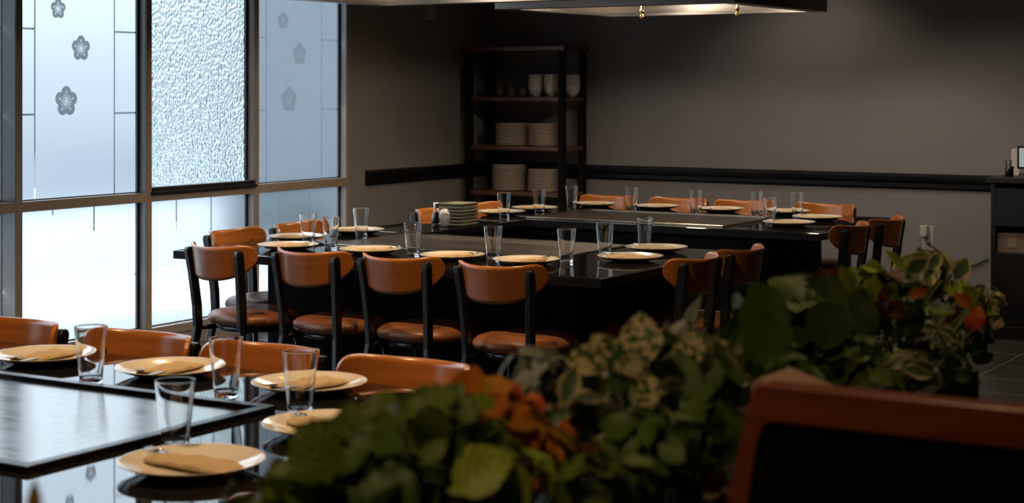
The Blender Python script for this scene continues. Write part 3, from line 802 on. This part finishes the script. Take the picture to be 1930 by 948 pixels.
# ------------------------------------------------------------------ right side: cabinet, screen, outlet, cord
cab = thing('host_cabinet', 'black cabinet against the grey wall at the right picture edge', 'cabinet', (-2.45, 10.72, 0))
cb = MB(); CX0, CX1, CY0, CY1, CT = -.50, .75, -.30, .32, .955
cb.box((CX0, CY0, 0), (CX0 + .03, CY1, CT)); cb.box((CX1 - .03, CY0, 0), (CX1, CY1, CT)); cb.box((CX0, CY0, 0), (CX1, CY1, .08))
cb.box((CX0 + .03, CY1 - .02, .08), (CX1 - .03, CY1, CT)); cb.box((CX0 + .03, CY0, .49), (CX1 - .03, CY1, .53)); cb.box((CX0 + .03, CY0, .69), (CX1 - .03, CY1, CT - .03))
cb.box((CX0 + .03, CY0, .08), (CX1 - .03, CY0 + .02, .49))
cb.build('body', M['cabinet'], cab, bevel=.003)
MB().box((CX0 - .02, CY0 - .03, CT), (CX1 + .02, CY1, CT + .035)).build('top', M['cabinet'], cab, bevel=.005)
bx = thing('storage_box', 'brown cardboard box in the open shelf of the black cabinet', 'box', (-2.86, 10.53, .5303))
MB().box((-.06, -.09, 0), (.13, .09, .118)).build('carton', M['kraft'], bx, bevel=.002); MB().box((.01, -.092, .03), (.06, -.0901, .09)).build('label_patch', mat('faded_label', (0.30, 0.24, 0.20), 0.8), bx)
scn = thing('computer_screen', 'pale lit screen standing on the black cabinet', 'screen', (-2.645, 10.58, CT + .0352))
MB().box((-.18, -.012, .05), (.20, .012, .19)).build('bezel', M['plastic_black'], scn, bevel=.003)
MB().box((-.168, -.0135, .062), (.188, -.0121, .178)).build('display', M['screen'], scn)
MB().tube([(0, .02, .1), (0, .03, .01)], .012, 10).build('stand', M['plastic_black'], scn); MB().lathe([(.0001, .012), (.08, .010), (.085, 0), (.0001, 0)], n=28).build('foot', M['plastic_black'], scn)
scn.rotation_euler = (0, 0, R(14))
cupp = thing('pen_cup', 'black cup of pens on the black cabinet', 'cup', (-2.885, 10.60, CT + .0353))
MB().lathe([(.0001, 0), (.024, 0), (.027, .06), (.024, .06), (.022, .004), (.0001, .004)], n=24).build('cup', M['plastic_black'], cupp)
for k, (a, b) in enumerate(((-.02, .01), (.012, -.012), (.0, .018))): MB().tube([(a * .4, b * .4, .006), (a * 1.3, b * 1.3, .10)], .004, 8).build('pen', M['plastic_black'], cupp)
cd = thing('notice_card', 'white folded card leaning behind the pen cup', 'card', (-2.88, 10.72, CT + .0353))
MB().prism([(-.035, 0), (.02, 0), (.035, .175), (-.025, .165)], 'y', 0, .0012).build('card', M['paper'], cd); cd.rotation_euler = (R(-5), 0, R(8))
ot = P(1749, 447, Y=YB)
op = thing('wall_outlet', 'white wall outlet plate on the grey wall above the plants', 'outlet', (ot.x, YB, ot.z))
MB().box((-.04, -.006, -.085), (.04, 0, .075)).build('cover_plate', M['plastic_white'], op, bevel=.002)
pg = thing('plug_adapter', 'white plug-in adapter with black plug in the wall outlet', 'plug', (ot.x - .012, YB - .0062, ot.z + .035))
MB().box((-.026, -.05, -.03), (.02, 0, .045)).build('body', M['plastic_white'], pg, bevel=.006)
MB().tube([(.02, -.012, -.075), (.022, -.035, -.062)], .014, 10).build('plug', M['plastic_black'], pg)
c0 = Vector((ot.x + .012, YB - .03, ot.z - .045))
cpts = [c0]
for (px, py) in ((1768, 474), (1785, 492), (1808, 502), (1835, 500), (1862, 488)):
    cpts.append(P(px, py, Y=YB - .012))
def smooth_path(pts, n=6):
    out = []
    for i in range(len(pts) - 1):
        p0 = pts[max(i - 1, 0)]; p1 = pts[i]; p2 = pts[i + 1]; p3 = pts[min(i + 2, len(pts) - 1)]
        for k in range(n):
            t = k / n
            out.append(.5 * ((2 * p1) + (-p0 + p2) * t + (2 * p0 - 5 * p1 + 4 * p2 - p3) * t * t + (-p0 + 3 * p1 - 3 * p2 + p3) * t ** 3))
    return out + [pts[-1]]
o = MB().tube(smooth_path(cpts), .005, 8).build('power_cord', M['plastic_black']); tag(o, 'black cord sagging from the outlet to the black cabinet', 'cord')

# ------------------------------------------------------------------ planter, plants, booth
PX0, PX1, PY0, PY1, PZ = -1.22, -.91, .55, 3.14, 1.02
pl = thing('planter', 'long dark planter box on a half wall holding mixed leafy plants', 'planter', ((PX0 + PX1) / 2, (PY0 + PY1) / 2, 0))
ox, oy = pl.location.x, pl.location.y
pb = MB()
pb.box((PX0 - ox, PY0 - oy, 0), (PX1 - ox, PY1 - oy, PZ - .12))
for (a, b) in (((PX0, PY0), (PX1, PY0 + .02)), ((PX0, PY1 - .02), (PX1, PY1)), ((PX0, PY0 + .02), (PX0 + .02, PY1 - .02)), ((PX1 - .02, PY0 + .02), (PX1, PY1 - .02))):
    pb.box((a[0] - ox, a[1] - oy, PZ - .12), (b[0] - ox, b[1] - oy, PZ))
pb.build('box', M['planter'], pl, bevel=.003)
MB().box((PX0 + .02 - ox, PY0 + .02 - oy, PZ - .12), (PX1 - .02 - ox, PY1 - .02 - oy, PZ - .03)).build('soil', M['soil'], pl)

def leafmat(name, kind, c1, c2, c3=None, rough=.42):
    m = mat(name, c1, .5, 0, .28)
    uv = nd(m, 'ShaderNodeTexCoord'); sx = nd(m, 'ShaderNodeSeparateXYZ'); lk(m, uv.outputs['UV'], sx.inputs[0])
    au = nd(m, 'ShaderNodeMath', operation='ABSOLUTE'); lk(m, sx.outputs[0], au.inputs[0])     # u: -1..1 across, v: 0..1 along
    mix = nd(m, 'ShaderNodeMix', data_type='RGBA'); mix.inputs[6].default_value = (*c1, 1); mix.inputs[7].default_value = (*c2, 1)
    nz = nd(m, 'ShaderNodeTexNoise')
    if kind == 'plain':
        nz.inputs['Scale'].default_value = 25; lk(m, uv.outputs['Object'], nz.inputs['Vector']); lk(m, nz.outputs[0], mix.inputs[0])
    elif kind == 'stripe':      # pale bands between dark veins that run forward from the midrib
        a = nd(m, 'ShaderNodeMath', operation='MULTIPLY_ADD'); a.inputs[1].default_value = -.45; lk(m, au.outputs[0], a.inputs[0]); lk(m, sx.outputs[1], a.inputs[2])
        b = nd(m, 'ShaderNodeMath', operation='MULTIPLY'); b.inputs[1].default_value = 34; lk(m, a.outputs[0], b.inputs[0])
        c = nd(m, 'ShaderNodeMath', operation='SINE'); lk(m, b.outputs[0], c.inputs[0])
        d = nd(m, 'ShaderNodeMapRange'); d.inputs['From Min'].default_value = -.3; d.inputs['From Max'].default_value = .9; lk(m, c.outputs[0], d.inputs['Value']); lk(m, d.outputs[0], mix.inputs[0])
    elif kind == 'speckle':
        vo = nd(m, 'ShaderNodeTexVoronoi'); vo.inputs['Scale'].default_value = 120; vo.feature = 'DISTANCE_TO_EDGE'; lk(m, uv.outputs['Object'], vo.inputs['Vector'])
        nz.inputs['Scale'].default_value = 120; nz.inputs['Detail'].default_value = 1; lk(m, uv.outputs['Object'], nz.inputs['Vector'])
        d = nd(m, 'ShaderNodeMapRange'); d.inputs['From Min'].default_value = .45; d.inputs['From Max'].default_value = .54; lk(m, nz.outputs[0], d.inputs['Value']); lk(m, d.outputs[0], mix.inputs[0])
    elif kind == 'edge':        # green heart, pale margin
        nz.inputs['Scale'].default_value = 40; lk(m, uv.outputs['Object'], nz.inputs['Vector'])
        a = nd(m, 'ShaderNodeMath', operation='MULTIPLY_ADD'); a.inputs[1].default_value = .6; lk(m, nz.outputs[0], a.inputs[0]); lk(m, au.outputs[0], a.inputs[2])
        d = nd(m, 'ShaderNodeMapRange'); d.inputs['From Min'].default_value = .85; d.inputs['From Max'].default_value = 1.02; lk(m, a.outputs[0], d.inputs['Value']); lk(m, d.outputs[0], mix.inputs[0])
    elif kind == 'croton':
        nz.inputs['Scale'].default_value = 16; nz.inputs['Detail'].default_value = 3; lk(m, uv.outputs['Object'], nz.inputs['Vector'])
        cr = nd(m, 'ShaderNodeValToRGB'); e = cr.color_ramp.elements
        e[0].position = .36; e[0].color = (*c1, 1); e[1].position = .66; e[1].color = (*c3, 1); n_ = e.new(.5); n_.color = (*c2, 1)
        lk(m, nz.outputs[0], cr.inputs[0]); lk(m, cr.outputs[0], bsdf(m).inputs['Base Color'])
    if kind != 'croton': lk(m, mix.outputs[2], bsdf(m).inputs['Base Color'])
    # light passes a little through the blade
    tr = nd(m, 'ShaderNodeBsdfTranslucent'); ms = nd(m, 'ShaderNodeMixShader'); ms.inputs[0].default_value = .22
    src = bsdf(m).inputs['Base Color'].links[0].from_socket; lk(m, src, tr.inputs[0])
    out = m.node_tree.nodes['Material Output']; lk(m, bsdf(m).outputs[0], ms.inputs[1]); lk(m, tr.outputs[0], ms.inputs[2]); lk(m, ms.outputs[0], out.inputs[0])
    return m
LM = {
 'dark': leafmat('dark_green_leaf', 'plain', (0.045, 0.10, 0.006), (0.095, 0.175, 0.010)),
 'stripe': leafmat('striped_green_leaf', 'stripe', (0.035, 0.080, 0.005), (0.24, 0.32, 0.02)),
 'lime': leafmat('lime_green_leaf', 'stripe', (0.18, 0.28, 0.015), (0.42, 0.46, 0.04)),
 'speckle': leafmat('cream_speckled_leaf', 'speckle', (0.05, 0.11, 0.018), (0.64, 0.54, 0.26)),
 'edge': leafmat('cream_edged_leaf', 'edge', (0.06, 0.12, 0.03), (0.55, 0.46, 0.24)),
 'croton': leafmat('red_orange_leaf', 'croton', (0.50, 0.035, 0.01), (0.72, 0.20, 0.02), (0.32, 0.30, 0.03)),
 'silver': leafmat('silver_green_leaf', 'plain', (0.22, 0.27, 0.20), (0.36, 0.40, 0.32)),
 'wine': leafmat('wine_red_leaf', 'plain', (0.09, 0.018, 0.015), (0.16, 0.03, 0.02)),
}
M['stem'] = mat('green_stem', (0.07, 0.11, 0.02), 0.5)
SHAPE = {'round': lambda v: math.sin(PI * v ** .72) ** .62, 'oval': lambda v: math.sin(PI * v ** .85) ** .85,
         'narrow': lambda v: math.sin(PI * v ** .8) ** 1.15, 'heart': lambda v: math.sin(PI * min(1, v ** .6)) ** .75}
def leaf(mb, base, axis, nrm, L, W_, shape='oval', droop=.25, fold=.18, ruf=.03, r=None):
    axis = Vector(axis).normalized(); nrm = Vector(nrm); nrm = (nrm - axis * nrm.dot(axis)).normalized(); side = axis.cross(nrm)
    nu, nv = 6, 9; vs = []; uv = []; ph = (r or rnd).uniform(0, 6)
    fn = SHAPE[shape]
    for j in range(nv + 1):
        v = j / nv; hw = W_ * .5 * max(.02, fn(max(.001, min(.999, v))))
        c = Vector(base) + axis * (L * (v - droop * .22 * v * v)) - nrm * (L * droop * v * v)
        for i in range(nu + 1):
            u = -1 + 2 * i / nu
            z = fold * hw * abs(u) + ruf * W_ * math.sin(v * 11 + ph + u * 2) * abs(u)
            vs.append(c + side * (u * hw) + nrm * z); uv.append((u, v))
    fs = [(j * (nu + 1) + i, j * (nu + 1) + i + 1, (j + 1) * (nu + 1) + i + 1, (j + 1) * (nu + 1) + i) for j in range(nv) for i in range(nu)]
    mb.add(vs, fs, True, uv)
def plant(px, py, X, rad, species, n, L, wr, shape, label, hero=(), seed=0, hgt=.8, cat='plant', leafn='foliage'):
    """a mound of leaves centred on the photo pixel at the planter line X; root in the soil below"""
    r = random.Random(seed + 17)
    c = P(px, py, X=X)
    off = Vector((min(max(c.x, -1.17), -.96), min(c.y, 3.06), PZ - .03)); cc = c - off
    root = thing('leafy_plant', label, cat, off)
    mb = MB(); st = MB()
    tocam = (Vector((0, 0, CAMH)) - c).normalized()
    for k in range(n):
        while True:
            d = Vector((r.gauss(0, 1), r.gauss(0, 1), r.gauss(.25, 1))).normalized()
            if d.z > -.55 and d.dot(tocam) > -.45: break
        rr = rad * r.uniform(.62, 1.05)
        p = cc + Vector((d.x * rr, d.y * rr, d.z * rr * hgt))
        nrm = (d + Vector((r.gauss(0, .35), r.gauss(0, .35), r.gauss(.15, .35)))).normalized()
        ax = Vector((r.gauss(0, 1), r.gauss(0, 1), r.gauss(-.1, .9)))
        ax = (ax - nrm * ax.dot(nrm)).normalized()
        l = L * r.uniform(.7, 1.15)
        b = p - ax * l * .45
        leaf(mb, b, ax, nrm, l, l * wr * r.uniform(.85, 1.1), shape, r.uniform(.05, .3), .15, .035, r)
        if k % 2 == 0:
            m_ = Vector((b.x * .45, b.y * .45, b.z * .55))
            st.tube([Vector((r.uniform(-.02, .02), r.uniform(-.02, .02), 0)), m_, b], [.0022, .0018, .0012], 6)
    for (hx, hy, hX, hl, hw, ang, sh) in hero:      # single leaves that stand out in the photo
        q = P(hx, hy, X=hX) - off
        tc = (Vector((0, 0, CAMH)) - (q + off)).normalized()
        rt = Vector((math.cos(TH), math.sin(TH), 0)); up = Vector((0, 0, 1))
        ax = rt * math.cos(R(ang)) + up * math.sin(R(ang))
        nrm = (tc + Vector((r.gauss(0, .15), r.gauss(0, .15), .25))).normalized()
        ax = (ax - nrm * ax.dot(nrm)).normalized()
        b = q - ax * hl * .5
        leaf(mb, b, ax, nrm, hl, hw, sh, .08, .12, .02, r)
        st.tube([Vector((0, 0, 0)), Vector((b.x * .5, b.y * .5, b.z * .5)), b], [.0025, .002, .0014], 6)
    mb.build(leafn, LM[species], root)
    st.build('stem', M['stem'], root)
    return root
# front part of the row, from the lower picture edge to the booth
plant(505, 1000, -1.06, .055, 'stripe', 16, .062, .80, 'oval', 'striped green plant cut by the bottom picture edge, lowest on the left', seed=1)
plant(655, 905, -1.06, .070, 'stripe', 34, .065, .82, 'round', 'dark green plant with striped round leaves in front of a plate', seed=2,
      hero=((590, 850, -1.0, .066, .056, 120, 'round'), (665, 808, -1.02, .060, .050, 100, 'round')))
plant(790, 850, -1.06, .085, 'stripe', 36, .062, .75, 'oval', 'bushy green plant left of the red leaves, striped with pale green', seed=3,
      hero=((795, 765, -1.04, .055, .045, 80, 'oval'), (850, 750, -1.04, .05, .035, 60, 'oval')))
plant(690, 930, -1.0, .075, 'dark', 26, .06, .85, 'round', 'plain green plant at the bottom edge below the striped leaves', seed=4)
plant(930, 800, -1.06, .062, 'croton', 30, .055, .62, 'oval', 'red and orange plant between the green ones, nearest the camera', seed=5,
      hero=((885, 735, -1.03, .062, .05, 75, 'oval'), (925, 765, -1.03, .05, .035, 40, 'oval'), (1005, 765, -1.05, .045, .03, 110, 'oval')))
plant(900, 915, -1.0, .085, 'lime', 26, .068, .85, 'round', 'yellow green broad leaved plant at the bottom edge under the red one', seed=6,
      hero=((925, 915, -.98, .055, .05, 20, 'round'),))
plant(1010, 730, -1.08, .045, 'silver', 26, .05, .38, 'narrow', 'silver grey green tuft behind the red and orange leaves', seed=7, hgt=1.1)
plant(1020, 870, -1.02, .065, 'croton', 20, .05, .5, 'oval', 'second red orange plant, low and shaded beneath the silver tuft', seed=8)
plant(1085, 800, -1.05, .075, 'edge', 26, .06, .5, 'oval', 'cream edged green plant in the middle of the planter', seed=9,
      hero=((1105, 745, -1.02, .085, .05, 265, 'oval'), (1075, 720, -1.02, .06, .028, 75, 'narrow')))
plant(1190, 710, -1.06, .05, 'speckle', 5, .06, .72, 'oval', 'cream speckled plant with three big pale leaves rising highest in the middle', seed=10,
      hero=((1207, 637, -1.02, .078, .058, 95, 'oval'), (1143, 662, -1.02, .058, .044, 125, 'oval'), (1103, 678, -1.02, .055, .040, 175, 'oval'), (1190, 692, -1.01, .060, .042, 30, 'oval')))
plant(1150, 880, -1.0, .09, 'dark', 30, .065, .8, 'round', 'dark green leaves low at the bottom edge left of the wooden booth', seed=11)
plant(1275, 735, -1.04, .085, 'dark', 34, .072, .85, 'round', 'dark green plant with round leaves left of the booth corner', seed=12,
      hero=((1275, 715, -.99, .085, .075, 80, 'round'), (1345, 660, -1.04, .07, .04, 120, 'oval')))
plant(1300, 640, -1.10, .045, 'silver', 12, .055, .35, 'narrow', 'narrow pale leaves standing tallest behind the speckled plant', seed=13,
      hero=((1303, 592, -1.10, .072, .020, 68, 'narrow'), (1262, 690, -1.02, .06, .03, 70, 'narrow')))
plant(1330, 700, -1.02, .062, 'speckle', 14, .062, .6, 'oval', 'cream speckled plant right beside the booth corner', seed=14,
      hero=((1300, 655, -1.0, .068, .045, 80, 'oval'), (1340, 745, -.98, .085, .05, 300, 'oval'), (1215, 740, -.98, .06, .038, 75, 'oval')))
plant(1300, 860, -.98, .09, 'wine', 22, .055, .6, 'oval', 'dark wine coloured leaves in shade low beside the booth post', seed=15)
plant(1240, 790, -.99, .07, 'edge', 16, .05, .5, 'oval', 'cream edged leaves low among the dark round ones', seed=16)
# far part of the row, behind the booth
plant(1490, 640, -1.06, .098, 'dark', 44, .082, .9, 'round', 'dark round leaved plant behind the booth, leftmost of the far group', seed=21, hgt=.9,
      hero=((1443, 590, -1.0, .085, .08, 75, 'round'), (1440, 640, -.98, .085, .08, 250, 'round'), (1555, 560, -1.0, .085, .08, 70, 'round'), (1615, 590, -1.0, .085, .078, 85, 'round'), (1562, 615, -.97, .08, .075, 260, 'round')))
plant(1560, 545, -1.08, .035, 'wine', 14, .050, .35, 'narrow', 'wine red pointed leaves on top of the far group, left part', seed=22, hgt=1.1)
plant(1635, 545, -1.06, .05, 'lime', 16, .060, .6, 'oval', 'bright lime green plant standing tall in the far group', seed=23,
      hero=((1648, 515, -1.05, .062, .042, 105, 'oval'), (1595, 525, -1.04, .055, .03, 110, 'oval'), (1685, 485, -1.1, .05, .02, 130, 'narrow'), (1705, 492, -1.1, .045, .02, 45, 'narrow')))
plant(1740, 525, -1.08, .062, 'edge', 26, .058, .62, 'oval', 'pale cream edged plant at the top of the far group', seed=24,
      hero=((1772, 492, -1.06, .062, .042, 110, 'oval'), (1812, 505, -1.06, .055, .045, 60, 'round'), (1730, 500, -1.05, .05, .04, 30, 'oval')))
plant(1690, 600, -1.02, .085, 'dark', 30, .06, .6, 'oval', 'dark green plant filling the middle of the far group', seed=25)
plant(1700, 560, -1.0, .06, 'wine', 10, .05, .6, 'oval', 'wine red leaves in the middle of the far group', seed=26)
plant(1800, 580, -1.02, .065, 'lime', 22, .055, .62, 'oval', 'yellow green plant in the right part of the far group', seed=27)
plant(1825, 585, -1.0, .050, 'croton', 14, .05, .6, 'oval', 'red and orange plant at the right end of the far group', seed=28,
      hero=((1838, 598, -.93, .055, .040, 80, 'oval'), (1815, 565, -.94, .04, .026, 130, 'oval'), (1730, 552, -.94, .038, .022, 20, 'oval')))
plant(1850, 575, -1.07, .055, 'speckle', 16, .055, .55, 'oval', 'cream speckled plant at the far right tip of the planter', seed=29,
      hero=((1868, 605, -.95, .060, .040, 350, 'oval'), (1845, 555, -.97, .055, .036, 70, 'oval'), (1860, 580, -.96, .05, .034, 20, 'oval')))
plant(1740, 665, -.98, .075, 'edge', 24, .06, .5, 'oval', 'cream edged leaves hanging over the planter side in the far group', seed=30, hgt=.7)
plant(1580, 690, -.98, .08, 'dark', 34, .06, .75, 'round', 'dark green leaves hanging low behind the booth top', seed=31, hgt=.7)
plant(1820, 655, -1.0, .06, 'dark', 20, .055, .6, 'oval', 'dark green leaves low at the right end of the planter', seed=32, hgt=.7)
for k, (px, py, sp, lb) in enumerate(((1130, 925, 'stripe', 'striped leaves trailing over the planter edge at the bottom of the picture'), (1240, 860, 'dark', 'dark leaves trailing over the planter edge left of the booth post'),
        (1335, 815, 'dark', 'dark leaves trailing over the planter edge next to the booth post'), (1500, 738, 'dark', 'dark leaves trailing right behind the tan wooden cap'),
        (1620, 735, 'stripe', 'striped leaves trailing just above the booth top, left of the pale ones'), (1700, 715, 'edge', 'cream edged leaves trailing just above the booth top'),
        (1770, 700, 'dark', 'dark leaves trailing low before the bare end of the planter'))):
    plant(px, py, -.93, .065, sp, 24, .05, .65, 'oval', lb, seed=40 + k, hgt=.75)
plant(70, 1010, -1.06, .022, 'croton', 6, .035, .5, 'oval', 'single orange brown leaf tip at the bottom left picture edge', seed=33,
      hero=((64, 945, -1.06, .045, .014, 95, 'narrow'),))

BY, BX0, BX1, BZ = 1.985, -.855, 1.3, 1.170
bt_ = thing('booth_back', 'booth back with red brown wooden frame around a black padded panel', 'booth', (0.2, BY, 0))
def rel(x, z): return (x - .2, z)
fo = [(BX0 + .004, BZ - .004), (BX0, BZ - .012), (BX0 - .012, BZ - .06), (BX0 - .034, BZ - .15), (BX0 - .045, BZ - .3), (BX0 - .045, 0), (BX0 + .0, 0), (BX0 + .0, BZ - .3),
      (BX0 - .004, BZ - .15), (BX0 + .008, BZ - .075), (BX0 + .016, BZ - .052), (BX0 + .03, BZ - .046), (BX1, BZ - .046), (BX1, BZ), (BX0 + .012, BZ)]
MB().prism([rel(*q) for q in fo], 'y', -.022, .022).build('frame', M['booth_wood'], bt_, bevel=.003)
inn = [(BX0 + .0, 0), (BX0 + .0, BZ - .3), (BX0 - .004, BZ - .15), (BX0 + .008, BZ - .075), (BX0 + .016, BZ - .052), (BX0 + .03, BZ - .046), (BX1, BZ - .046), (BX1, 0)]
MB().prism([rel(*q) for q in inn], 'y', -.014, .014).build('padded_panel', M['booth_black'], bt_)
cp = P(1500, 712, Y=BY + .09)
o = thing('post_cap', 'tan wooden cap between the booth top and the leaves', 'cap', (cp.x, BY + .075, 0))
MB().prism([(-.036, 0), (.05, 0), (.05, cp.z - .014), (-.022, cp.z + .008), (-.036, cp.z - .002)], 'y', -.05, .05).build('post', M['cap'], o, bevel=.004)

# ------------------------------------------------------------------ unseen ceiling downlights, fill lamps among them
for k, (x, y, pw, *cc_) in enumerate(DOWN):
    o = thing('unseen_downlight', 'unseen round ceiling light placed to light the dining room', 'light', (x, y, ZC), group='recessed ceiling lights')
    MB().lathe([(.045, -.002), (.075, -.002), (.078, -.006), (.075, -.010), (.048, -.010), (.045, -.002)], n=28).build('trim', M['plastic_white'], o)
    MB().lathe([(.0001, -.004), (.045, -.004), (.045, -.003), (.0001, -.003)], n=24).build('lamp_disc', M['lamp'], o)
    L = bpy.data.lights.new('downlight_lamp', 'SPOT'); L.energy = pw; L.color = cc_[0] if cc_ else WARM; L.spot_size = R(110); L.spot_blend = .7; L.shadow_soft_size = .04
    lo = bpy.data.objects.new('downlight_lamp', L); COL.objects.link(lo); lo.location = (0, 0, -.03); lo.parent = o
